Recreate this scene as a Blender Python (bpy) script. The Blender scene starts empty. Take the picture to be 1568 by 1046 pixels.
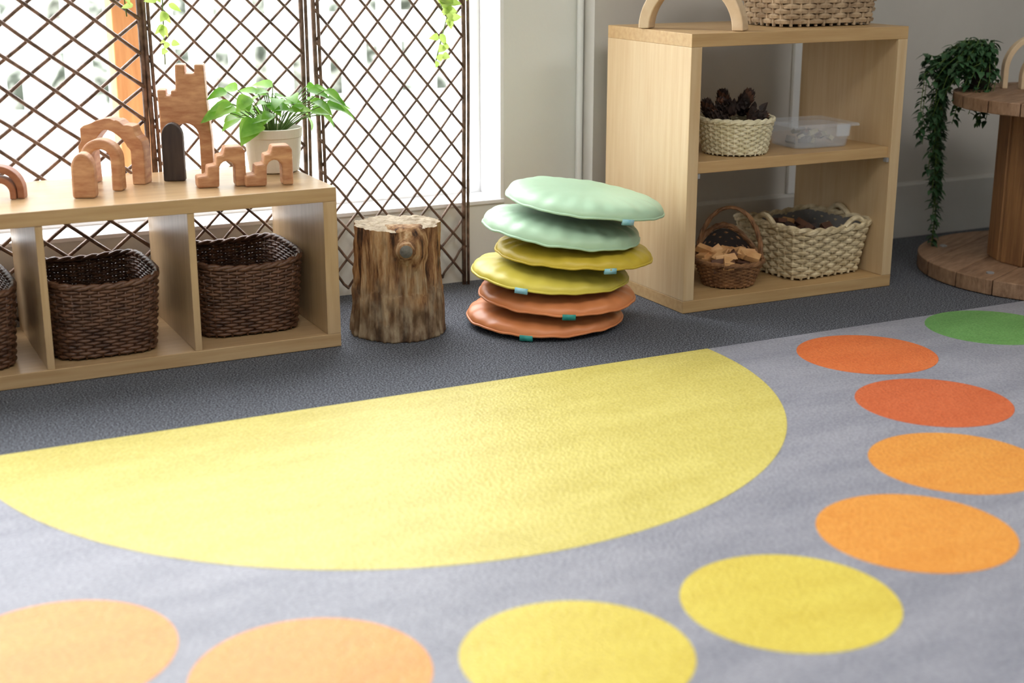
import bpy, math, random
from mathutils import Vector, Matrix, noise, Quaternion
random.seed(7)
scene=bpy.context.scene
COL=scene.collection
def hexc(h):
    h=h.lstrip('#');o=[]
    for i in (0,2,4):
        c=int(h[i:i+2],16)/255;o.append(c/12.92 if c<=.04045 else ((c+.055)/1.055)**2.4)
    return (o[0],o[1],o[2],1)
# ---------------------------------------------------------------- materials
def base_mat(name):
    m=bpy.data.materials.new(name);m.use_nodes=True
    nt=m.node_tree;b=nt.nodes['Principled BSDF'];return m,nt,b
def mat(name,c1,c2=None,rough=.6,scale=8,stretch=(1,1,1),bump=0,bscale=None,detail=4,lo=.35,hi=.65,sheen=0,coat=0,c3=None,bdist=.01,rot=(0,0,0),spec=None,transl=0):
    m,nt,b=base_mat(name);N=nt.nodes;L=nt.links
    c2=c2 or c1
    tc=N.new('ShaderNodeTexCoord');mp=N.new('ShaderNodeMapping');mp.inputs['Scale'].default_value=stretch;mp.inputs['Rotation'].default_value=rot
    L.new(tc.outputs['Object'],mp.inputs['Vector'])
    n=N.new('ShaderNodeTexNoise');n.inputs['Scale'].default_value=scale;n.inputs['Detail'].default_value=detail
    L.new(mp.outputs['Vector'],n.inputs['Vector'])
    r=N.new('ShaderNodeValToRGB');r.color_ramp.elements[0].position=lo;r.color_ramp.elements[1].position=hi
    r.color_ramp.elements[0].color=hexc(c1);r.color_ramp.elements[1].color=hexc(c2)
    if c3:
        e=r.color_ramp.elements.new(min(.95,hi+.12));e.color=hexc(c3)
    L.new(n.outputs['Fac'],r.inputs['Fac']);L.new(r.outputs['Color'],b.inputs['Base Color'])
    b.inputs['Roughness'].default_value=rough
    if spec is not None:b.inputs['Specular IOR Level'].default_value=spec
    if sheen:b.inputs['Sheen Weight'].default_value=sheen;b.inputs['Sheen Roughness'].default_value=.4
    if coat:b.inputs['Coat Weight'].default_value=coat;b.inputs['Coat Roughness'].default_value=.2
    if bump:
        n2=N.new('ShaderNodeTexNoise');n2.inputs['Scale'].default_value=bscale or scale*3;n2.inputs['Detail'].default_value=3
        L.new(mp.outputs['Vector'],n2.inputs['Vector'])
        bp=N.new('ShaderNodeBump');bp.inputs['Strength'].default_value=bump;bp.inputs['Distance'].default_value=bdist
        L.new(n2.outputs['Fac'],bp.inputs['Height']);L.new(bp.outputs['Normal'],b.inputs['Normal'])
    if transl:
        t=N.new('ShaderNodeBsdfTranslucent');L.new(r.outputs['Color'],t.inputs['Color'])
        mx=N.new('ShaderNodeMixShader');mx.inputs[0].default_value=transl
        L.new(b.outputs[0],mx.inputs[1]);L.new(t.outputs[0],mx.inputs[2]);L.new(mx.outputs[0],N['Material Output'].inputs['Surface'])
    return m
def two_scale(name,c1,c2,c3,c4,s1,s2,rough,bump,bscale,stretch=(1,1,1),mixf=.5,sheen=0,bdist=.003,lo2=.4,hi2=.6,spec=.5):
    """broad mottling (c1..c2) mixed with fine fibre speckle (c3..c4)"""
    m,nt,b=base_mat(name);N=nt.nodes;L=nt.links
    tc=N.new('ShaderNodeTexCoord');mp=N.new('ShaderNodeMapping');mp.inputs['Scale'].default_value=stretch
    L.new(tc.outputs['Object'],mp.inputs['Vector'])
    def nr(s,a,bb,lo,hi,src,d=4):
        n=N.new('ShaderNodeTexNoise');n.inputs['Scale'].default_value=s;n.inputs['Detail'].default_value=d;L.new(src,n.inputs['Vector'])
        r=N.new('ShaderNodeValToRGB');r.color_ramp.elements[0].position=lo;r.color_ramp.elements[1].position=hi
        r.color_ramp.elements[0].color=hexc(a);r.color_ramp.elements[1].color=hexc(bb);L.new(n.outputs['Fac'],r.inputs['Fac']);return r.outputs['Color']
    A=nr(s1,c1,c2,.35,.65,mp.outputs['Vector']);B=nr(s2,c3,c4,lo2,hi2,tc.outputs['Object'],2)
    mx=N.new('ShaderNodeMix');mx.data_type='RGBA';mx.inputs[0].default_value=mixf
    L.new(A,mx.inputs[6]);L.new(B,mx.inputs[7]);L.new(mx.outputs[2],b.inputs['Base Color'])
    b.inputs['Roughness'].default_value=rough;b.inputs['Specular IOR Level'].default_value=spec
    if sheen:b.inputs['Sheen Weight'].default_value=sheen
    n2=N.new('ShaderNodeTexNoise');n2.inputs['Scale'].default_value=bscale;n2.inputs['Detail'].default_value=2;L.new(tc.outputs['Object'],n2.inputs['Vector'])
    bp=N.new('ShaderNodeBump');bp.inputs['Strength'].default_value=bump;bp.inputs['Distance'].default_value=bdist
    L.new(n2.outputs['Fac'],bp.inputs['Height']);L.new(bp.outputs['Normal'],b.inputs['Normal'])
    return m
M={}
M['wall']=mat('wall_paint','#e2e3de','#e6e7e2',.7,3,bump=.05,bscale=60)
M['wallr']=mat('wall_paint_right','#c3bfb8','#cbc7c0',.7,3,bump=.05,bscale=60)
M['trim']=mat('white_trim_paint','#eeeff0','#f3f4f4',.4,3)
M['base']=mat('baseboard_paint','#c6c4bf','#cdcbc6',.5,3)
M['ceil']=mat('ceiling_paint','#dcdcd8','#e4e4e0',.8,3)
M['carpet']=two_scale('charcoal_carpet','#333841','#41464f','#0d0f13','#b2b6c1',3,230,.9,1,230,mixf=.53,lo2=.42,hi2=.70,bdist=.004)
def rugm(n,a,b,c,d,sh=.12): return two_scale(n,a,b,c,d,5,150,.47,.9,150,stretch=(.8,2.4,1),mixf=.42,sheen=sh,lo2=.35,hi2=.65,spec=.55)
M['rug']=rugm('rug_grey','#797b87','#94959f','#696b77','#a3a4ae')
M['ry']=rugm('rug_yellow','#c0b043','#d2c45f','#af9f36','#dacf78',.12)
M['ry2']=rugm('rug_yellow_dot','#c9b433','#d5c446','#baa12a','#decd5b')
M['ro']=rugm('rug_orange','#d6882c','#df963a','#c87a20','#e7a64d',.05)
M['rlo']=rugm('rug_light_orange','#d88b36','#e2993f','#cb7d27','#eaa857',.05)
M['rr1']=rugm('rug_red_orange','#d0642c','#da7238','#c0551e','#e28448',.03)
M['rr2']=rugm('rug_deep_orange','#c25a2a','#ce6638','#b24c1e','#d87648',.03)
M['rg']=rugm('rug_green','#588f44','#6aa254','#4a7d36','#7ab064',.05)
def woodm(n,a,b,rough=.45,st=(2,30,30),sc=2.2,bump=.06,coat=0): return mat(n,a,b,rough,sc,stretch=st,bump=bump,bscale=6,detail=6,lo=.3,hi=.7,coat=coat)
M['oakx']=woodm('oak_laminate','#b08f65','#c2a47b',.28)
M['oakz']=woodm('oak_laminate_upright','#b2946c','#c5a882',.34,(30,30,2))
M['oakr']=woodm('oak_veneer','#b39162','#c3a374',.42)
M['oakrz']=woodm('oak_veneer_upright','#c6a980','#d0b891',.42,(30,30,2))
M['cherry']=woodm('cherry_wood','#a8704a','#cf9f74',.5,(8,8,26),3)
M['cherry2']=woodm('redwood','#8e5538','#a8704e',.5,(6,6,22),3)
M['darkwood']=woodm('dark_stained_wood','#2c2320','#453832',.5,(20,20,3),3)
M['beech']=woodm('beech_wood','#cdb08a','#dcc4a2',.45,(8,8,8),3)
M['spool']=woodm('spool_timber','#7b5c44','#a28165',.6,(4,24,10),3,.3)
M['spoolz']=woodm('spool_stave','#7a5436','#a07349',.6,(24,24,2),3,.2)
M['post']=woodm('outdoor_timber','#b57844','#cc8f5a',.7,(20,20,2),3)
M['willow']=mat('willow_stick','#4c3a2d','#806656',.45,40,bump=.2)
M['bask_dark']=mat('dark_wicker','#422a1e','#704f3b',.38,35,bump=.2,bscale=150)
M['liner_dark']=mat('basket_inside_dark','#1c120d','#261a13',.8)
M['bask_white']=mat('cream_wicker','#d3cba8','#e6dfc2',.55,40,bump=.2,bscale=150)
M['liner_cream']=mat('basket_inside_cream','#85795c','#968a6b',.8)
M['bask_beige']=mat('rush_wicker','#b4a27e','#e0d1ae',.6,45,bump=.3,bscale=150)
M['liner_grey']=mat('grey_fabric_liner','#6c6a67','#7e7b77',.9)
M['bask_brown']=mat('brown_wicker','#6c4c32','#966d49',.55,40,bump=.2,bscale=150)
M['bask_sea']=mat('seagrass_weave','#9c8468','#c8b090',.65,25,bump=.3,bscale=150)
M['chip']=mat('wood_chip','#bd8855','#d9ab76',.6,20)
M['chip2']=mat('bark_chip','#4a3022','#6b4630',.7,20)
M['cone']=mat('pinecone','#241a16','#3c2a23',.7,30)
def vinyl(n,a,b): return mat(n,a,b,.42,5,bump=.15,bscale=9,bdist=.01)
M['orange']=vinyl('orange_vinyl','#d98652','#df8e59')
M['yellow']=vinyl('yellow_vinyl','#d8c850','#ddcd58')
M['mustard']=vinyl('mustard_vinyl','#c9b036','#cfb63e')
M['mint']=vinyl('mint_vinyl','#adceaf','#b4d5b6')
M['under']=mat('grey_cushion_base','#6c7274','#767d7f',.7,20)
M['tag']=mat('blue_label','#7cc0d4','#a9d8e6',.5,50)
M['tagd']=mat('teal_label','#2a8f86','#39a79c',.5,50)
M['potc']=mat('stoneware_pot','#d3cab8','#ddd5c4',.5,10)
M['soil']=mat('soil','#2a1f17','#3b2c20',.9,60)
M['leaf']=mat('pothos_leaf','#629f32','#9ccc58',.33,14,transl=.5)
M['leafd']=mat('ivy_leaf_dark','#284a2e','#4a7049',.42,14,transl=.15)
M['leafl']=mat('vine_leaf_light','#a3c35a','#c3da7c',.5,14,transl=.5)
M['stem']=mat('plant_stem','#55702f','#6d8a40',.6)
M['white']=mat('white_outdoor_paint','#d8dadb','#e6e8e8',.6,5)
M['deck']=mat('pale_paving','#b9b7b0','#cfccc4',.8,3)
M['hedge']=mat('hedge','#3c4238','#bcc0b6',.9,7,detail=6,lo=.4,hi=.6,bump=.5)
M['metal']=mat('steel','#8a8a8a','#9a9a9a',.3)
def bark():
    m,nt,b=base_mat('bark');N=nt.nodes;L=nt.links
    tc=N.new('ShaderNodeTexCoord');mp=N.new('ShaderNodeMapping');mp.inputs['Scale'].default_value=(9,9,1.2);L.new(tc.outputs['Object'],mp.inputs['Vector'])
    n=N.new('ShaderNodeTexNoise');n.inputs['Scale'].default_value=4;n.inputs['Detail'].default_value=9;n.inputs['Roughness'].default_value=.68;L.new(mp.outputs['Vector'],n.inputs['Vector'])
    r=N.new('ShaderNodeValToRGB');cr=r.color_ramp;cr.elements[0].position=.37;cr.elements[0].color=hexc('#3f2919');cr.elements[1].position=.70;cr.elements[1].color=hexc('#dfcaab')
    for p,c in ((.44,'#885d3b'),(.52,'#b48a5e'),(.60,'#caaa82')): e=cr.elements.new(p);e.color=hexc(c)
    L.new(n.outputs['Fac'],r.inputs['Fac'])
    sp=N.new('ShaderNodeSeparateXYZ');L.new(tc.outputs['Object'],sp.inputs[0])
    n3=N.new('ShaderNodeTexNoise');n3.inputs['Scale'].default_value=14;L.new(tc.outputs['Object'],n3.inputs['Vector'])
    ad=N.new('ShaderNodeMath');ad.operation='MULTIPLY_ADD';ad.inputs[1].default_value=.35;L.new(n3.outputs['Fac'],ad.inputs[0]);L.new(sp.outputs[2],ad.inputs[2])
    mr=N.new('ShaderNodeMapRange');mr.inputs[1].default_value=.26;mr.inputs[2].default_value=.36;mr.inputs[3].default_value=.75;mr.inputs[4].default_value=0;L.new(ad.outputs[0],mr.inputs[0])
    mp4=N.new('ShaderNodeMapping');mp4.inputs['Scale'].default_value=(1.5,1.5,.8);L.new(tc.outputs['Object'],mp4.inputs['Vector'])
    n4=N.new('ShaderNodeTexNoise');n4.inputs['Scale'].default_value=24;n4.inputs['Detail'].default_value=7;L.new(mp4.outputs['Vector'],n4.inputs['Vector'])
    r4=N.new('ShaderNodeValToRGB');r4.color_ramp.elements[0].position=.40;r4.color_ramp.elements[0].color=hexc('#4a3a28');r4.color_ramp.elements[1].position=.60;r4.color_ramp.elements[1].color=hexc('#b0a085')
    e=r4.color_ramp.elements.new(.5);e.color=hexc('#84705a');L.new(n4.outputs['Fac'],r4.inputs['Fac'])
    mx=N.new('ShaderNodeMix');mx.data_type='RGBA';L.new(mr.outputs[0],mx.inputs[0]);L.new(r.outputs['Color'],mx.inputs[6]);L.new(r4.outputs['Color'],mx.inputs[7])
    L.new(mx.outputs[2],b.inputs['Base Color']);b.inputs['Roughness'].default_value=.85
    bp=N.new('ShaderNodeBump');bp.inputs['Strength'].default_value=1;bp.inputs['Distance'].default_value=.014
    L.new(n.outputs['Fac'],bp.inputs['Height']);L.new(bp.outputs['Normal'],b.inputs['Normal'])
    return m
M['bark']=bark()
M['endgrain']=mat('end_grain','#9a896f','#bdad93',.8,30,bump=.6,c3='#6a5844')
M['knot']=mat('knot_face','#55534e','#7a766e',.8,60,bump=.3)
def plastic():
    m,nt,b=base_mat('clear_plastic');b.inputs['Base Color'].default_value=(.80,.87,.96,1);b.inputs['Roughness'].default_value=.12
    b.inputs['Alpha'].default_value=.24;b.inputs['Coat Weight'].default_value=.5;return m
M['plastic']=plastic()
# ---------------------------------------------------------------- mesh builder
class MB:
    def __init__(s): s.v=[];s.f=[];s.m=[];s.mats=[]
    def mi(s,k):
        if k not in s.mats:s.mats.append(k)
        return s.mats.index(k)
    def add(s,v,f,k,mx=None):
        o=len(s.v);i=s.mi(k)
        for p in v:
            p=Vector(p)
            s.v.append(mx@p if mx else p)
        for q in f:s.f.append([a+o for a in q]);s.m.append(i)
    def box(s,a,b,k,mx=None):
        x0,y0,z0=a;x1,y1,z1=b
        s.add([(x0,y0,z0),(x1,y0,z0),(x1,y1,z0),(x0,y1,z0),(x0,y0,z1),(x1,y0,z1),(x1,y1,z1),(x0,y1,z1)],
        [(0,3,2,1),(4,5,6,7),(0,1,5,4),(1,2,6,5),(2,3,7,6),(3,0,4,7)],k,mx)
    def tube(s,pts,r,k,seg=6,closed=False,mx=None,flat=1):
        n=len(pts);P=[Vector(p) for p in pts];V=[];F=[]
        ref=None
        for i in range(n):
            if closed:t=P[(i+1)%n]-P[i-1]
            else:t=P[min(i+1,n-1)]-P[max(i-1,0)]
            if t.length<1e-9:t=Vector((0,0,1))
            t.normalize()
            if ref is None:
                ref=Vector((0,0,1)) if abs(t.z)<.9 else Vector((1,0,0))
            u=ref-t*ref.dot(t)
            if u.length<1e-5:u=Vector((1,0,0))-t*t.x
            u.normalize();w=t.cross(u)
            if not closed:ref=u
            rr=r[i] if isinstance(r,(list,tuple)) else r
            for j in range(seg):
                a=2*math.pi*j/seg
                V.append(P[i]+u*math.cos(a)*rr+w*math.sin(a)*rr*flat)
        for i in range(n if closed else n-1):
            for j in range(seg):
                a=i*seg+j;b=i*seg+(j+1)%seg;c=((i+1)%n)*seg+(j+1)%seg;d=((i+1)%n)*seg+j
                F.append((a,b,c,d))
        if not closed:
            F.append(tuple(range(seg))[::-1]);F.append(tuple((n-1)*seg+j for j in range(seg)))
        s.add(V,F,k,mx)
    def prism(s,poly,y0,y1,k,mx=None):
        n=len(poly)
        V=[(x,y0,z) for x,z in poly]+[(x,y1,z) for x,z in poly]
        F=[tuple(range(n)),tuple(range(2*n-1,n-1,-1))]+[(i,i+n,(i+1)%n+n,(i+1)%n) for i in range(n)]
        s.add(V,F,k,mx)
    def lathe(s,prof,k,n=48,mx=None,cap=True):
        V=[];F=[]
        for r,z in prof:
            for j in range(n):
                a=2*math.pi*j/n;V.append((r*math.cos(a),r*math.sin(a),z))
        for i in range(len(prof)-1):
            for j in range(n):F.append((i*n+j,i*n+(j+1)%n,(i+1)*n+(j+1)%n,(i+1)*n+j))
        if cap:
            F.append(tuple(range(n))[::-1]);F.append(tuple((len(prof)-1)*n+j for j in range(n)))
        s.add(V,F,k,mx)
    def leaf(s,p,d,up,L,W,k,droop=.2,fold=.15):
        d=Vector(d).normalized();sd=d.cross(Vector(up))
        if sd.length<1e-4:sd=Vector((1,0,0))
        sd.normalize();u=sd.cross(d).normalized();p=Vector(p)
        V=[];F=[]
        for t,w in ((0,.05),(.12,.75),(.3,1),(.55,.85),(.8,.45),(1,.02)):
            c=p+d*L*t-u*L*droop*t*t
            V+= [c-sd*W/2*w+u*W*fold*w,c,c+sd*W/2*w+u*W*fold*w]
        for i in range(5):
            a=i*3;F+=[(a,a+1,a+4,a+3),(a+1,a+2,a+5,a+4)]
        s.add(V,F,k)
    def obj(s,name,smooth=False,bevel=0,loc=(0,0,0),rot=(0,0,0),parent=None,auto=None):
        me=bpy.data.meshes.new(name);me.from_pydata([tuple(v) for v in s.v],[],s.f)
        for k in s.mats:me.materials.append(M[k])
        me.polygons.foreach_set('material_index',s.m)
        if smooth:me.polygons.foreach_set('use_smooth',[True]*len(me.polygons))
        me.update();me.validate()
        o=bpy.data.objects.new(name,me);COL.objects.link(o);o.location=loc;o.rotation_euler=rot
        if bevel:
            b=o.modifiers.new('bevel','BEVEL');b.width=bevel;b.segments=2;b.limit_method='ANGLE'
        if parent:o.parent=parent
        return o
def empty(name,loc=(0,0,0),rot=(0,0,0)):
    e=bpy.data.objects.new(name,None);COL.objects.link(e);e.location=loc;e.rotation_euler=rot;e.empty_display_size=.05;return e
R=math.radians
# ---------------------------------------------------------------- room
YW=4.0;YR=3.92;YO=4.19
b=MB();b.box((-3,-3,-.05),(6.5,YO,0),'carpet');b.obj('floor')
b=MB();b.box((-3,-3,2.7),(6.5,YO,2.75),'ceil');b.obj('ceiling')
b=MB()
b.box((-3,YW,0),(1.985,YO,.245),'wall')
b.box((-3,YW,2.35),(1.985,YO,2.7),'wall')
b.box((1.985,YW,0),(2.262,YO,2.7),'wall')
b.box((-3,YW,.245),(-2.4,YO,2.35),'wall')
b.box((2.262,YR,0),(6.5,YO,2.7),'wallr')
b.obj('wall_back')
b=MB();b.box((-3.1,-3,0),(-3,YO,2.7),'wall');b.obj('wall_left')
b=MB();b.box((6.5,-3,0),(6.6,YO,2.7),'wall');b.obj('wall_right')
b=MB();b.box((-3,-3.1,0),(6.5,-3,2.7),'wall');b.obj('wall_front')
b=MB();b.prism([(0,0),(.018,0),(.018,.19),(.012,.2),(0,.2)],2.262,6.5,'base',Matrix(((0,1,0,0),(-1,0,0,YR),(0,0,1,0),(0,0,0,1))));b.obj('baseboard_back')
b=MB();b.box((3.03,YR-.015,.2),(3.125,YR,2.7),'trim');b.obj('trim_1',bevel=.003)
b=MB();b.tube([(2.25,YW-.012,z*.27) for z in range(11)],.011,'trim',16);b.obj('trim_2',smooth=True)
# window frame (recessed, white reveal lining and sill)
b=MB()
b.box((1.972,YW-.004,.255),(1.986,YO,2.35),'trim')
b.box((1.935,YO-.05,.255),(1.972,YO,2.35),'trim')
b.box((-2.4,YO-.05,.255),(1.935,YO,.30),'trim')
b.box((-2.4,YW,2.3),(1.985,YO,2.35),'trim')
for x in (-.9,.25): b.box((x,YO-.05,.30),(x+.05,YO,2.3),'trim')
b.box((-2.4,YW-.008,.243),(1.986,YO,.256),'trim')
b.obj('window_1',bevel=.002)
# ---------------------------------------------------------------- outside
b=MB();b.box((-12,YO,-.08),(16,22,-.03),'deck');b.obj('ground_outside')
e=empty('picket_fence')
b=MB();x=-5
while x<9:
    b.box((x,7.1,-.02),(x+.12,7.13,.80),'white');x+=.20
for z in (.10,.52): b.box((-5,7.13,z),(9,7.17,z+.15),'white')
b.obj('pickets',parent=e)
b=MB();b.box((.93,4.62,-.03),(1.03,4.72,2.6),'post');b.obj('timber_post',bevel=.004)
b=MB();nx=140;nz=40
V=[];F=[]
for i in range(nx):
    for j in range(nz):
        px=-8+i*.13;pz=-.05+j*.07
        V.append((px,9+.5*noise.noise(Vector((px*1.3,pz*1.3,0)))+.3*noise.noise(Vector((px*5,pz*5,3))),pz))
for i in range(nx-1):
    for j in range(nz-1):F.append((i*nz+j,(i+1)*nz+j,(i+1)*nz+j+1,i*nz+j+1))
b.add(V,F,'hedge');b.obj('hedge',smooth=True)
# ---------------------------------------------------------------- rug
RC=Vector((1.164,2.962));e=empty('area_rug')
b=MB();b.box((-.93,-.6,0.0005),(3.238,2.992,.008),'rug');b.obj('rug_body',parent=e)
def disc(name,cx,cy,r,k,clip=None,z=.0086):
    b=MB();V=[];n=128
    for i in range(n):
        a=2*math.pi*i/n;x=cx+r*math.cos(a);y=cy+r*math.sin(a)
        if clip and y>clip:y=clip
        V.append((x,y))
    b.add([(x,y,z) for x,y in V]+[(x,y,.006) for x,y in V],[tuple(range(n))]+[(i,(i+1)%n,(i+1)%n+n,i+n) for i in range(n)],k)
    b.obj(name,parent=e)
b=MB();n=128;pts=[]
for i in range(n+1):
    a=R(1.9)-(math.pi+2*R(1.9))*i/n;pts.append((RC.x+.922*math.cos(a),RC.y+.922*math.sin(a)))
pts=[(x,min(y,2.992)) for x,y in pts]
b.add([(x,y,.0086) for x,y in pts],[tuple(range(len(pts)))[::-1]],'ry');b.obj('sun_segment',parent=e)
cols=['rr1','rr2','ro','ro','ry2','ry2','rlo','rlo','rr2','rr1']
for i,k in enumerate(cols):
    a=R(-8.9-18*i);disc('dot_inner_%d'%i,RC.x+1.28*math.cos(a),RC.y+1.28*math.sin(a),.18,k)
for i,a in enumerate((-4.8,-175.2)):
    a=R(a);disc('dot_outer_%d'%i,RC.x+1.757*math.cos(a),RC.y+1.757*math.sin(a),.18,'rg')
# ---------------------------------------------------------------- shelves
e=empty('low_cube_shelf')
X0,X1,Y0,Y1=-.258,1.24,3.475,3.925
b=MB();b.box((X0,Y0,.393),(X1,Y1,.43),'oakx');b.box((X0,Y0,0.001),(X1,Y1,.037),'oakx');b.obj('boards',bevel=.0015,parent=e)
b=MB();b.box((X0,Y0,.037),(X0+.037,Y1,.393),'oakz');b.box((X1-.037,Y0,.037),(X1,Y1,.393),'oakz')
for x in (.127,.492,.857): b.box((x-.009,Y0+.002,.037),(x+.009,Y1,.393),'oakz')
b.obj('uprights',bevel=.0015,parent=e)
e=empty('bookcase')
X0,X1,Y0,Y1=2.24,3.012,3.345,3.80
b=MB();b.box((X0,Y0,.760),(X1,Y1,.797),'oakr');b.box((X0,Y0,.001),(X1,Y1,.037),'oakr');b.box((X0+.035,Y0+.012,.405),(X1-.035,Y1,.438),'oakr')
b.obj('boards',bevel=.0015,parent=e)
b=MB();b.box((X0,Y0,.037),(X0+.036,Y1,.760),'oakrz');b.box((X1-.036,Y0,.037),(X1,Y1,.760),'oakrz')
b.obj('uprights',bevel=.0015,parent=e)
b=MB()
for x in (X0+.038,X1-.045):
    b.box((x,Y0+.004,.392),(x+.008,Y0+.02,.405),'metal')
b.obj('shelf_pins',parent=e)
# ---------------------------------------------------------------- trellis
def trellis(x0,x1,y0,y1,h,dw,dh,name='willow_trellis',sr=.0042):
    e=b=MB();w=math.hypot(x1-x0,y1-y0);ux=(x1-x0)/w;uy=(y1-y0)/w
    def P(s,z,o):return (x0+ux*s-uy*o,y0+uy*s+ux*o,z)
    z0=.03;sl=dh/dw
    for sg in (1,-1):
        k=-int((h/dh))-2
        while k*dw<w+h/sl+dw:
            s0=k*dw
            def sat(z):return s0+sg*(z-z0)/sl
            if sg>0:
                za=max(z0,z0+(0-s0)*sl);zb=min(h,z0+(w-s0)*sl)
            else:
                za=max(z0,z0+(s0-w)*sl);zb=min(h,z0+s0*sl)
            if zb-za>.01:
                m=6;pts=[]
                for i in range(m+1):
                    z=za+(zb-za)*i/m;j=.003*math.sin(k*3+i*1.7)
                    pts.append(P(sat(z)+j,z,sg*.004))
                b.tube(pts,sr,'willow',6)
            k+=1
    for s in (0,w):
        pts=[P(s+.003*math.sin(z*5+s*9),z*1.0+.0,0) for z in [h*i/10 for i in range(11)]]
        b.tube(pts,.007,'willow',8)
        b.tube([(p[0]+.012*ux,p[1]-.006,p[2]) for p in pts],.005,'willow',6)
    b.obj(name,smooth=True)
trellis(1.366,1.832,3.965,3.965,1.75,.0775,.092)
trellis(.884,1.325,3.958,3.965,1.75,.088,.088)
trellis(.40,.868,3.95,3.958,1.75,.117,.09,sr=.0055)
trellis(-.1,.385,3.955,3.95,1.75,.117,.09,sr=.0055)
# ---------------------------------------------------------------- baskets
def rr(w,d,p,n):
    K=720;pts=[]
    for i in range(K):
        a=2*math.pi*i/K;c=math.cos(a);s=math.sin(a)
        pts.append((w/2*math.copysign(abs(c)**(2/p),c),d/2*math.copysign(abs(s)**(2/p),s)))
    acc=[0]
    for i in range(K):
        q=pts[(i+1)%K];acc.append(acc[-1]+math.hypot(q[0]-pts[i][0],q[1]-pts[i][1]))
    out=[];j=0
    for i in range(n):
        t=acc[-1]*i/n
        while acc[j+1]<t:j+=1
        f=(t-acc[j])/max(1e-9,acc[j+1]-acc[j]);a=pts[j];q=pts[(j+1)%K]
        out.append((a[0]+(q[0]-a[0])*f,a[1]+(q[1]-a[1])*f))
    return out
def basket(b,wb,db,wt,dt,h,rows,st,rs,p,kS,kL,lift=None,rim=1.5,sides=True):
    st+=st%2;n=st*2
    lf=lift or (lambda x,y:0)
    def ring(f,extra=0):
        w=wb+(wt-wb)*f;d=db+(dt-db)*f
        return rr(w+2*extra,d+2*extra,p,n)
    for k in range(rows):
        f=(k+.5)/rows;pts=ring(f);out=[]
        for i,(x,y) in enumerate(pts):
            q=math.hypot(x,y);s=0 if i%2 else (1 if ((i//2)+k)%2 else -1)
            s*=rs*.95/q
            out.append((x*(1+s),y*(1+s),rs+f*(h-rs)+lf(x,y)*f))
        b.tube(out,rs*1.05,kS,5,closed=True)
    P0=ring(0);P1=ring(1)
    for i in range(0,n,2):
        b.tube([(P0[i][0],P0[i][1],0.001),(P1[i][0],P1[i][1],h+lf(*P1[i]))],rs*.75,kS,5)
    for ph in (0,math.pi):
        R1=ring(1);out=[]
        m=len(R1)
        for i,(x,y) in enumerate(R1):
            q=math.hypot(x,y);a=2*math.pi*round(m/6)*i/m+ph
            s=math.cos(a)*rs*.9/q
            out.append((x*(1+s),y*(1+s),h+lf(x,y)+math.sin(a)*rs*.9))
        b.tube(out,rs*rim,kS,6,closed=True)
    ins=-rs*1.6
    A=ring(0,ins);B=ring(1,ins);m=len(A)
    if sides:
        V=[(x,y,.006) for x,y in A]+[(x,y,h+lf(x,y)-.002) for x,y in B]
        F=[(i,(i+1)%m,(i+1)%m+m,i+m) for i in range(m)]+[tuple(range(m))]
        b.add(V,F,kL)
    else:
        b.add([(x,y,.006) for x,y in ring(0,-rs*.3)],[tuple(range(m))],kL)
def chips(b,cx,cy,z,rx,ry,n,ks,s=.03,zr=.02):
    for i in range(n):
        a=random.uniform(0,6.28);q=math.sqrt(random.random())
        x=cx+rx*q*math.cos(a);y=cy+ry*q*math.sin(a);zz=z+random.uniform(-.2,1)*zr
        mx=Matrix.Translation((x,y,zz))@Matrix.Rotation(random.uniform(0,6.28),4,'Z')@Matrix.Rotation(random.uniform(-.7,.7),4,'X')@Matrix.Rotation(random.uniform(-.5,.5),4,'Y')
        l=s*random.uniform(.6,1.3);w=s*random.uniform(.3,.6);t=s*random.uniform(.2,.45)
        b.prism([(-l/2,-t/2),(l/2,-t/2),(l/2*.8,t/2),(-l/2,t/2)],-w/2,w/2,random.choice(ks),mx)
# dark wicker storage baskets in the low shelf
for (x,y,w,rz) in ((.645,3.682,.256,0.0),(1.033,3.722,.270,-.02),(.302,3.682,.24,0.02),(-.06,3.68,.24,0)):
    b=MB();basket(b,w,.325,w+.028,.355,.185,22,52,.0042,4.6,'bask_dark','liner_dark',lift=lambda x,y:.012*(abs(x)/.13)**2,rim=1.4,sides=False)
    if x>1: chips(b,0,0,.09,.08,.11,26,['cherry2','chip2'],.045,.05)
    b.obj('dark_wicker_basket',smooth=True,loc=(x,y,.0385),rot=(0,0,rz))
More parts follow.
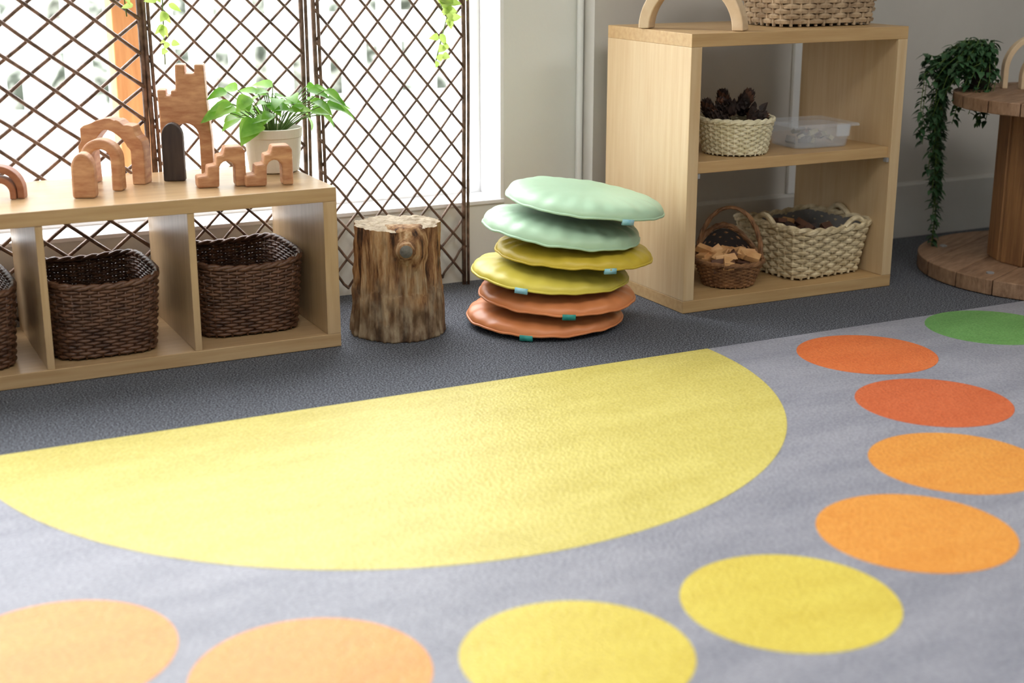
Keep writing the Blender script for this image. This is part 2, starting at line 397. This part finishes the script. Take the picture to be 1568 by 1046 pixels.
# cream round basket heaped with dark pine cones
b=MB();basket(b,.18,.18,.215,.215,.10,13,34,.0040,2,'bask_white','liner_cream',rim=1.5)
b.lathe([(0.001,.08),(.095,.08)],'cone',24,cap=False)
def pinecone(b,c,ax,L,Rm):
    ax=Vector(ax).normalized();t=ax.orthogonal().normalized();u=ax.cross(t)
    b.tube([c+ax*L*q for q in (0,.3,.6,.85,1)],[Rm*.35,Rm*.5,Rm*.42,Rm*.25,.002],'cone',8)
    for i in range(46):
        f=(i+.5)/46;a=i*2.39996;rad=Rm*(math.sin(math.pi*min(1,f*.85+.15))**.7)
        d=(t*math.cos(a)+u*math.sin(a))
        p=c+ax*L*f+d*Rm*.2
        b.leaf(p,d+ax*(.35+f*.9),ax,rad*.95,rad*.75,'cone' if i%5 else 'chip2',droop=-.25,fold=-.15)
for (x,y,z,ax) in ((-.055,-.045,.092,(-.6,.3,.4)),(.0,-.06,.095,(.8,-.1,.25)),(.055,-.03,.092,(.3,.9,.35)),(-.03,.02,.10,(.2,.6,.9)),(.02,.0,.125,(.6,.1,1)),(-.065,.03,.095,(-.3,.2,1)),(.05,.045,.10,(.3,.2,1)),(0,.06,.115,(-.1,.1,1)),(-.02,-.02,.12,(-.9,.0,.35))):
    pinecone(b,Vector((x,y,z)),ax,.066,.027)
for i in range(10):
    a=random.uniform(0,6.28);q=.07*random.random()
    b.leaf((q*math.cos(a)+.01,q*math.sin(a),.12),(random.uniform(-.8,.8),random.uniform(-.3,.3),.8),(0,1,0),random.uniform(.03,.055),.028,'cone')
b.obj('cream_wicker_basket_of_pinecones',smooth=False,loc=(2.487,3.468,.439))
# clear box
e=empty('clear_plastic_box',(2.785,3.50,.4395),(0,0,R(-4)))
def openbox(b,w,d,h,t,k,w2,d2):
    n=40;A=rr(w,d,8,n);B=rr(w2,d2,8,n);A2=rr(w-2*t,d-2*t,8,n);B2=rr(w2-2*t,d2-2*t,8,n)
    V=[(x,y,0) for x,y in A]+[(x,y,h) for x,y in B]+[(x,y,h) for x,y in B2]+[(x,y,t) for x,y in A2]
    F=[(i+r*n,(i+1)%n+r*n,(i+1)%n+(r+1)*n,i+(r+1)*n) for r in range(3) for i in range(n)]+[tuple(range(n))[::-1],tuple(i+3*n for i in range(n))]
    b.add(V,F,k)
b=MB();openbox(b,.19,.15,.062,.003,'plastic',.215,.175);b.obj('tub',parent=e)
b=MB();b.prism([(-.115,0),(.115,0),(.115,.006),(.108,.010),(-.108,.010),(-.115,.006)],-.095,.095,'plastic');b.obj('lid',parent=e,loc=(0,0,.063))
b=MB();b.box((.03,-.103,.035),(.075,-.098,.07),'plastic');b.obj('clip',parent=e)
b=MB();chips(b,0,0,.018,.07,.05,14,['white','bask_white','bask_dark','metal'],.04,.02);b.obj('contents',parent=e)
# brown handled basket with wood offcuts
b=MB();basket(b,.15,.15,.205,.205,.075,13,32,.0036,2,'bask_brown','liner_dark',lift=lambda x,y:.075*max(0,(y+.3*-x)/.1)**2 if y>0 else 0,rim=1.6)
pts=[(.10*math.cos(t)*.95+.0,.02+.0*t,.08+.15*math.sin(t)) for t in [math.pi*i/24 for i in range(25)]]
for ph in (0,2.1,4.2):
    b.tube([(p[0]+.004*math.cos(i*.9+ph),p[1]+.004*math.sin(i*.9+ph),p[2]) for i,p in enumerate(pts)],.0045,'bask_brown',6)
chips(b,0,-.02,.07,.075,.06,30,['chip','chip','chip2'],.06,.03)
b.obj('handled_basket_of_wood_offcuts',loc=(2.487,3.475,.0385),rot=(0,0,R(-40)))
# rush rectangular basket
b=MB();basket(b,.27,.26,.315,.305,.150,12,36,.0064,9,'bask_beige','liner_grey',lift=lambda x,y:.010*(abs(x)/.15)**3,rim=1.15)
for sx in (1,-1):
    b.tube([(sx*(.157),-.05+.10*i/12,.158+.03*math.sin(t)) for i,t in enumerate([math.pi*i/12 for i in range(13)])],.009,'bask_beige',8)
b.tube([(.035+.09*i/12,-.153,.155+.024*math.sin(t)) for i,t in enumerate([math.pi*i/12 for i in range(13)])],.008,'bask_beige',8)
b.add([(-.13,-.12,.1),(.13,-.12,.1),(.13,.12,.11),(-.13,.12,.11)],[(0,1,2,3)],'liner_grey')
chips(b,0,0.02,.10,.10,.1,34,['chip2','chip2','cone','cone','chip'],.05,.045)
b.obj('rush_basket_of_loose_parts',loc=(2.808,3.54,.0385),rot=(0,0,R(5)))
# seagrass basket on top
b=MB();basket(b,.34,.22,.375,.25,.17,11,36,.0074,6,'bask_sea','liner_cream',rim=1.3)
b.obj('seagrass_basket',loc=(2.80,3.555,.7985),rot=(0,0,R(0)))
# ---------------------------------------------------------------- wooden arches etc
def arch_poly(ro,ri,leg=0,n=24):
    P=[]
    for i in range(n+1):
        a=math.pi-math.pi*i/n;P.append((ro*math.cos(a),leg+ro*math.sin(a)))
    if leg:P=[(-ro,0)]+P+[(ro,0)]
    Q=[]
    for i in range(n+1):
        a=math.pi*i/n;Q.append((ri*math.cos(a),leg+ri*math.sin(a)))
    if leg:Q=[(ri,0)]+Q+[(-ri,0)]
    return P+Q
def block(name,poly,dep,k,loc,rz,bev=.003,wob=0):
    if wob:poly=[(x+wob*noise.noise(Vector((x*40,z*40,dep*10))),max(0,z+wob*noise.noise(Vector((x*40,z*40,5))) if z>.002 else 0)) for x,z in poly]
    b=MB();b.prism(poly,-dep/2,dep/2,k);return b.obj(name,bevel=bev,loc=loc,rot=(0,0,R(rz)))
ZT=.4305
dome=[(-.028,0),(-.028,.07)]+[(.028*math.cos(a),.07+.042*math.sin(a)) for a in [math.pi-math.pi*i/12 for i in range(1,12)]]+[(.028,.07),(.028,0)]
block('wooden_dome_block',dome,.045,'cherry',(.632,3.615,ZT),-22,.006)
block('wooden_arch_block',arch_poly(.052,.026,.08),.042,'cherry',(.695,3.70,ZT),-30,.005)
block('wooden_arch_block',arch_poly(.088,.050,.085),.055,'cherry',(.745,3.80,ZT),-32,.006,wob=.012)
block('small_redwood_arch',arch_poly(.062,.045,.02),.04,'cherry2',(.44,3.70,ZT),-20,.002)
block('small_redwood_arch',arch_poly(.040,.026,.015),.04,'cherry2',(.44,3.69,ZT),-20,.002)
tw=[(0,0),(.032,0),(.032,.10)]+[(.067-.035*math.cos(a),.10+.04*math.sin(a)) for a in [math.pi*i/10 for i in range(1,10)]]+[(.102,.10),(.102,0),(.137,0),(.135,.10),(.127,.20),(.124,.296),(.099,.296),(.099,.272),(.086,.272),(.074,.272),(.074,.296),(.049,.296),(.047,.228),(.034,.228),(.034,.214),(.020,.214),(.020,.230),(-.002,.230),(.0,.16)]
tw=[(x-.067,z) for x,z in tw]
block('wooden_castle_tower',tw,.055,'cherry',(.955,3.86,ZT),-20,.004)
dd=[(-.028,0),(-.028,.115)]+[(.028*math.cos(a),.115+.038*math.sin(a)) for a in [math.pi-math.pi*i/12 for i in range(1,12)]]+[(.028,.115),(.028,0)]
block('dark_wooden_door_block',dd,.03,'darkwood',(.893,3.765,ZT),-22,.003)
st=[(0,0),(0,.03),(.026,.032),(.028,.056),(.05,.058),(.052,.082),(.068,.084),(.074,.104),(.118,.104),(.126,.092),(.126,0),(.098,0),(.098,.045)]+[(.078+.02*math.cos(a),.045+.022*math.sin(a)) for a in [math.pi*i/8 for i in range(1,8)]]+[(.058,.045),(.056,0)]
st=[(x-.063,z) for x,z in st]
block('wooden_stair_block',st,.05,'cherry',(.978,3.625,ZT),-8,.005)
block('wooden_stair_block',st,.05,'cherry',(1.094,3.59,ZT),-8,.005)
block('large_wooden_arch',arch_poly(.157,.124,.0),.055,'beech',(2.345,3.50,.7985),-52,.003)
# ---------------------------------------------------------------- potted pothos
e=empty('potted_pothos',(1.178,3.80,ZT))
b=MB();b.lathe([(.060,0),(.068,.004),(.074,.05),(.077,.095),(.080,.097),(.081,.120),(.075,.121),(.070,.10),(.01,.098)],'potc',48);b.obj('pot',smooth=False,parent=e)
b=MB();b.lathe([(.001,.108),(.070,.104)],'soil',24,cap=False);b.obj('potting_soil',parent=e)
b=MB();random.seed(11)
for i in range(54):
    a=random.uniform(0,6.28);side=math.cos(a)
    ln=random.uniform(.05,.11)*(1.35 if abs(side)>.6 else .7)*(1.2 if side>0 else .9);up=random.uniform(.04,.125)
    p0=Vector((.02*math.cos(a),.02*math.sin(a),.10));p2=p0+Vector((math.cos(a)*ln,math.sin(a)*ln*.5,up));p1=(p0+p2)/2+Vector((0,0,.03))
    pts=[p0*(1-t)**2+p1*2*t*(1-t)+p2*t*t for t in [k/6 for k in range(7)]]
    b.tube(pts,.0016,'stem',5)
    d=Vector((math.cos(a+random.uniform(-.8,.8)),math.sin(a)*.6+random.uniform(-.4,.1),random.uniform(-.45,.3)))
    b.leaf(p2,d,(random.uniform(-.4,.4),-.6,1),random.uniform(.04,.07),random.uniform(.030,.046),'leaf',droop=random.uniform(.1,.5))
b.leaf((-.06,-.05,.15),(-.6,-.5,-.5),(-.2,-.8,.6),.085,.065,'leaf',droop=.3)
b.leaf((-.05,-.06,.14),(-.9,-.5,-.2),(0,-.6,.8),.075,.06,'leaf',droop=.3)
b.obj('foliage',smooth=True,parent=e)
def vine(pts,n,name,k='leafl',s=.03,spread=.02):
    b=MB();P=[Vector(p) for p in pts];b.tube(P,.0018,'stem',5)
    for i in range(n):
        t=random.random()*(len(P)-1);j=int(t);q=P[j].lerp(P[min(j+1,len(P)-1)],t-j)
        d=Vector((random.uniform(-1,1),random.uniform(-.6,.1),random.uniform(-1,.3)))
        b.leaf(q+Vector((random.uniform(-spread,spread),-.01,random.uniform(-.01,.01))),d,(random.uniform(-.4,.4),-1,.2),random.uniform(.7,1.3)*s,random.uniform(.5,.9)*s,k)
    b.obj(name,smooth=True)
vine([(1.83,3.93,1.3),(1.82,3.935,1.05),(1.79,3.935,.90),(1.76,3.935,.80),(1.73,3.935,.70)],40,'trellis_vine')
vine([(1.72,3.935,1.2),(1.74,3.935,.95),(1.75,3.935,.85)],20,'trellis_vine')
vine([(.92,3.93,1.2),(.93,3.93,.95),(.925,3.93,.72)],24,'trellis_vine')
vine([(.80,3.925,1.2),(.82,3.925,1.0),(.83,3.925,.85)],10,'trellis_vine')
# ---------------------------------------------------------------- stump
b=MB();nt_=220;nz=80;V=[];F=[];Hs=.305
def srad(a,z):
    f=z/Hs
    base=.117+.010*(1-f)**2+.003*math.sin(2*a+1)+.003*math.sin(3*a+f*2)+.002*math.sin(5*a)
    ca,sa=math.cos(a),math.sin(a)
    g=noise.noise(Vector((ca*6,sa*6,z*4)));g2=noise.noise(Vector((ca*14,sa*14,z*6+9)));g3=noise.noise(Vector((ca*3,sa*3,z*20)));g4=noise.noise(Vector((ca*28,sa*28,z*12)))
    rid=-abs(g)*.018-abs(g2)*.009-abs(g4)*.004
    lump=.004*g3
    if f>.42+.12*noise.noise(Vector((ca*2,sa*2,1))): rid*=1.2;base-=.003
    return base+.008+rid+lump
for i in range(nz+1):
    z=Hs*i/nz
    for j in range(nt_):
        a=2*math.pi*j/nt_;r=srad(a,z)
        if i==0:r-=.004
        zz=z
        if i==nz: zz=z+.006*noise.noise(Vector((math.cos(a)*4,math.sin(a)*4,0)))
        V.append((r*math.cos(a),r*math.sin(a),zz))
for i in range(nz):
    for j in range(nt_):F.append((i*nt_+j,i*nt_+(j+1)%nt_,(i+1)*nt_+(j+1)%nt_,(i+1)*nt_+j))
F.append(tuple(range(nt_))[::-1])
b.add(V,F,'bark')
V=[];F=[];nr=14
for i in range(nr+1):
    f=1-i/nr
    for j in range(nt_):
        a=2*math.pi*j/nt_;r=srad(a,Hs)*max(f,.001);x,y=r*math.cos(a),r*math.sin(a)
        e_=.006*noise.noise(Vector((math.cos(a)*4,math.sin(a)*4,0)))
        V.append((x,y,Hs+e_*f+.004*(1-f)+(.004*noise.noise(Vector((x*40,y*40,2))) if i else 0)+(.0025*math.sin(f*60) if i else 0)*f))
for i in range(nr):
    for j in range(nt_):F.append((i*nt_+j,i*nt_+(j+1)%nt_,(i+1)*nt_+(j+1)%nt_,(i+1)*nt_+j))
b.add(V,F,'endgrain')
# branch stub: swollen collar running up to the top edge, short cut-off branch facing the room
dv=Vector((-.36,-.93,.10)).normalized();rdir=Vector((.93,-.36,0))
cen=rdir*.020+Vector((0,0,.243));ns=36;V=[];F=[]
prof=[(.050,.066,.095),(.085,.058,.085),(.105,.047,.062),(.118,.035,.042),(.128,.027,.028),(.140,.0235,.0225),(.152,.022,.021),(.158,.021,.020)]
upv=Vector((0,0,1))
for t,ra,rb in prof:
    for j in range(ns):
        a=2*math.pi*j/ns;w=1+.10*noise.noise(Vector((math.cos(a)*2.5,math.sin(a)*2.5,t*30)))+.05*noise.noise(Vector((math.cos(a)*7,math.sin(a)*7,t*10)))
        p=cen+dv*t+rdir*ra*w*math.cos(a)+upv*rb*w*math.sin(a);p.z=min(p.z,Hs+.006);V.append(p)
for i in range(len(prof)-1):
    for j in range(ns):F.append((i*ns+j,i*ns+(j+1)%ns,(i+1)*ns+(j+1)%ns,(i+1)*ns+j))
F.append(tuple(len(prof)*ns-ns+j for j in range(ns)))
b.add(V,F,'bark')
b.tube([cen+dv*.157,cen+dv*.160],[.0175,.0165],'knot',24)
b.obj('tree_stump',smooth=True,loc=(1.437,3.548,0))
# ---------------------------------------------------------------- cushions
def cushion(k,loc,tilt,seed,tagang,tagk,Tt=.044,puck=1):
    b=MB();nR=30;nT=180;Rr=.220
    rnd=random.Random(seed);ph=[rnd.uniform(0,6.28) for _ in range(8)]
    def pk(a): # gathered puckers of varying strength along the seam
        return puck*sum(w*math.sin(q*a+ph[i]) for i,(q,w) in enumerate(((5,.25),(9,.35),(13,.45),(23,.3))))
    def rim(a):return Rr*(1+.002*math.sin(2*a+ph[4])+.0018*pk(a))
    def rz(a):return .003*math.sin(2*a+ph[5])+.0022*pk(a+.3)
    def surf(a,f,top):
        T=Tt if top else -.017
        prof=(1-f**(6 if top else 3.5))**(.5 if top else .7)*(.90+.10*(1-f*f))
        edge=(f**6)*(1-f)**.4*3
        wr=pk(a)*.0046*edge
        br=.003*noise.noise(Vector((f*2.6*math.cos(a)+seed,f*2.6*math.sin(a),1)))
        bulge=1+(.010*4*f**8*(1-f**8) if top else 0)
        x=Rr*f*(1+(rim(a)/Rr-1)*f**2)*bulge
        return (x*math.cos(a),x*math.sin(a),rz(a)*f**3+T*prof+(wr+br*(1-f**4))*(1 if top else .3))
    fs=[0.001]+[math.sin(math.pi/2*i/nR)**.85 for i in range(1,nR+1)]
    for top in (1,0):
        V=[];F=[]
        for f in fs:
            for j in range(nT):V.append(surf(2*math.pi*j/nT,f,top))
        for i in range(nR):
            for j in range(nT):
                q=(i*nT+j,i*nT+(j+1)%nT,(i+1)*nT+(j+1)%nT,(i+1)*nT+j)
                F.append(q if not top else q[::-1])
        F.append(tuple(range(nT)))
        b.add(V,F,k if top else 'under')
    b.tube([ (rim(2*math.pi*j/nT)*math.cos(2*math.pi*j/nT),rim(2*math.pi*j/nT)*math.sin(2*math.pi*j/nT),rz(2*math.pi*j/nT)-.001) for j in range(nT)],.0036,k,6,closed=True)
    mx=Matrix.Rotation(tagang,4,'Z')@Matrix.Translation((Rr-.002,0,-.004+rz(tagang)))
    b.box((0,-.018,-.009),(.006,.018,.006),tagk,mx)
    o=b.obj('floor_cushion',smooth=True,loc=loc)
    o.rotation_mode='QUATERNION'
    o.rotation_quaternion=Quaternion((.45,.893,0),R(tilt))
rv=Vector((.893,-.45,0));c0=Vector((1.845,3.455,0))
data=[('orange',0,.020,.5,-.25,.038,1),('orange',.034,.080,2,.12,.038,1),('yellow',.014,.141,3.4,-.38,.039,.9),('mustard',.080,.203,3.8,.42,.038,1.1),('mint',.044,.265,6.5,9,.050,1.2),('mint',.110,.343,7.6,.50,.042,.8)]
vd=math.atan2(-.893,-.45)
for i,(k,off,z,t,tg,T_,pu) in enumerate(data):
    p=c0+rv*off+Vector((0,0,z));cushion(k,p,t,i*3+1,(vd+tg) if tg<5 else vd+math.pi,'tagd' if i<2 else 'tag',T_,pu)
# ---------------------------------------------------------------- spool table
e=empty('cable_spool_table',(3.635,3.235,0))
def plankdisc(r,z0,z1,name,n=7):
    b=MB();w=2*r/n
    for i in range(n):
        y0=-r+i*w+.0015;y1=-r+(i+1)*w-.0015;P=[]
        m=14
        a=[(math.sqrt(max(0,r*r-y*y)),y) for y in [y0+(y1-y0)*t/m for t in range(m+1)]]
        poly=[(x,y) for x,y in a]+[(-x,y) for x,y in a[::-1]]
        k=len(poly)
        b.add([(x,y,z0) for x,y in poly]+[(x,y,z1) for x,y in poly],[tuple(range(k))[::-1],tuple(range(k,2*k))]+[(j,(j+1)%k,(j+1)%k+k,j+k) for j in range(k)],'spool')
    b.obj(name,bevel=.003,parent=e,rot=(0,0,R(25)))
plankdisc(.455,.002,.05,'base_disc');plankdisc(.385,.537,.577,'top_disc')
b=MB()
for i in range(14):
    a=2*math.pi*i/14;mx=Matrix.Rotation(a,4,'Z')
    b.box((.205,-.046,.05),(.232,.046,.537),'spoolz',mx)
b.obj('drum_staves',bevel=.004,parent=e)
b=MB()
for a in (2.2,3.3,4.4,5.3):
    b.lathe([(.012,0),(.012,.004),(.006,.006)],'metal',16,Matrix.Translation((.38*math.cos(a),.38*math.sin(a),.05)))
b.obj('bolts',parent=e)
block('wooden_rainbow_arch',arch_poly(.115,.098,.06),.03,'beech',(3.645,3.43,.5775),-25,.002)
block('wooden_rainbow_arch',arch_poly(.092,.078,.04),.03,'beech',(3.655,3.39,.5775),-25,.002)
# trailing ivy
e=empty('trailing_ivy_plant',(3.463,3.505,.578))
b=MB();b.lathe([(.035,0),(.04,.002),(.05,.075),(.046,.076),(.042,.06),(.001,.058)],'liner_dark',32);b.obj('pot',parent=e)
b=MB();random.seed(5)
strands=[]
for i in range(58):
    a=random.uniform(0,6.28);ou=random.uniform(.04,.115);dz=random.uniform(-.16,.09)
    if math.cos(a)>.3:dz=max(dz,0);ou*=.7
    strands.append([Vector((0,0,.07)),Vector((.5*ou*math.cos(a)-.01,.5*ou*math.sin(a),.12+random.uniform(0,.04))),Vector((ou*math.cos(a)-.04,ou*math.sin(a)+.01,.08+dz*.3)),Vector((ou*math.cos(a)*1.1-.06,ou*math.sin(a)*1.05+.03,.05+dz))] )
for (dx,dy,zb) in ((-.085,.06,-.575),(-.075,.065,-.52),(-.11,.05,-.34),(-.05,.095,-.40),(-.065,.09,-.33),(-.14,.03,-.22),(-.095,.055,-.45),(-.04,.10,-.36),(-.16,.06,-.18),(-.035,.11,-.27),(-.135,.05,-.28),(-.18,.05,-.15),(-.04,.11,-.3),(-.13,.04,-.12),(-.09,.07,-.2),(-.06,.09,-.37),(-.03,.12,-.2)):
    strands.append([Vector((0,0,.07)),Vector((dx*.5,dy*.5,.11)),Vector((dx,dy,.05)),Vector((dx-.004,dy+.004,zb*.4)),Vector((dx+.006,dy,zb*.7)),Vector((dx,dy,zb))])
for s in strands:
    b.tube(s,.0013,'stem',4)
    L=sum((s[i+1]-s[i]).length for i in range(len(s)-1));n=int(L/.0085)
    for i in range(n):
        t=(i+.5)/n*(len(s)-1);j=min(int(t),len(s)-2);q=s[j].lerp(s[j+1],t-j)
        a=random.uniform(0,6.28);d=Vector((math.cos(a),math.sin(a),random.uniform(-.8,.35)))
        b.leaf(q,d,(0,0,1),random.uniform(.022,.038),random.uniform(.013,.021),'leafd',droop=.3)
b.obj('foliage',smooth=True,parent=e)
# ---------------------------------------------------------------- lights
w=bpy.data.worlds.new('sky');scene.world=w;w.use_nodes=True
bg=w.node_tree.nodes['Background'];bg.inputs[0].default_value=(.95,.97,1,1);bg.inputs[1].default_value=12.0
def area(name,loc,rot,sx,sy,en,col=(1,1,1),portal=False):
    l=bpy.data.lights.new(name,'AREA');l.shape='RECTANGLE';l.size=sx;l.size_y=sy;l.energy=en;l.color=col
    if portal:l.cycles.is_portal=True
    o=bpy.data.objects.new(name,l);COL.objects.link(o);o.location=loc;o.rotation_euler=rot;return o
area('window_portal',(-.22,YO+.02,1.3),(R(-90),0,0),4.4,2.12,1,portal=True)
area('added_fill_light',(1.0,1.2,2.68),(0,0,0),1.6,1.0,34,(1,.97,.93))  # unseen area lamps added under the ceiling as soft interior fill
area('added_fill_light',(3.6,.8,2.68),(0,0,0),1.6,1.0,36,(1,.97,.93))
area('added_fill_light',(-1,-1,2.68),(0,0,0),1.6,1.0,28,(1,.97,.93))
# ---------------------------------------------------------------- camera
yaw,pitch,roll=R(26.742),R(15.955),R(-.027)
f=Vector((math.sin(yaw)*math.cos(pitch),math.cos(yaw)*math.cos(pitch),-math.sin(pitch)))
r=Vector((math.cos(yaw),-math.sin(yaw),0));u=r.cross(f)
cd=bpy.data.cameras.new('camera');cam=bpy.data.objects.new('camera',cd);COL.objects.link(cam)
cam.matrix_world=Matrix(((r.x,u.x,-f.x,0),(r.y,u.y,-f.y,0),(r.z,u.z,-f.z,1.06),(0,0,0,1)))
cd.sensor_width=36;cd.lens=2179.95/1568*36;cd.clip_start=.05
cd.dof.use_dof=True;cd.dof.focus_distance=3.95;cd.dof.aperture_fstop=2.2
scene.camera=cam
scene.view_settings.view_transform='Standard'
scene.view_settings.look='None'
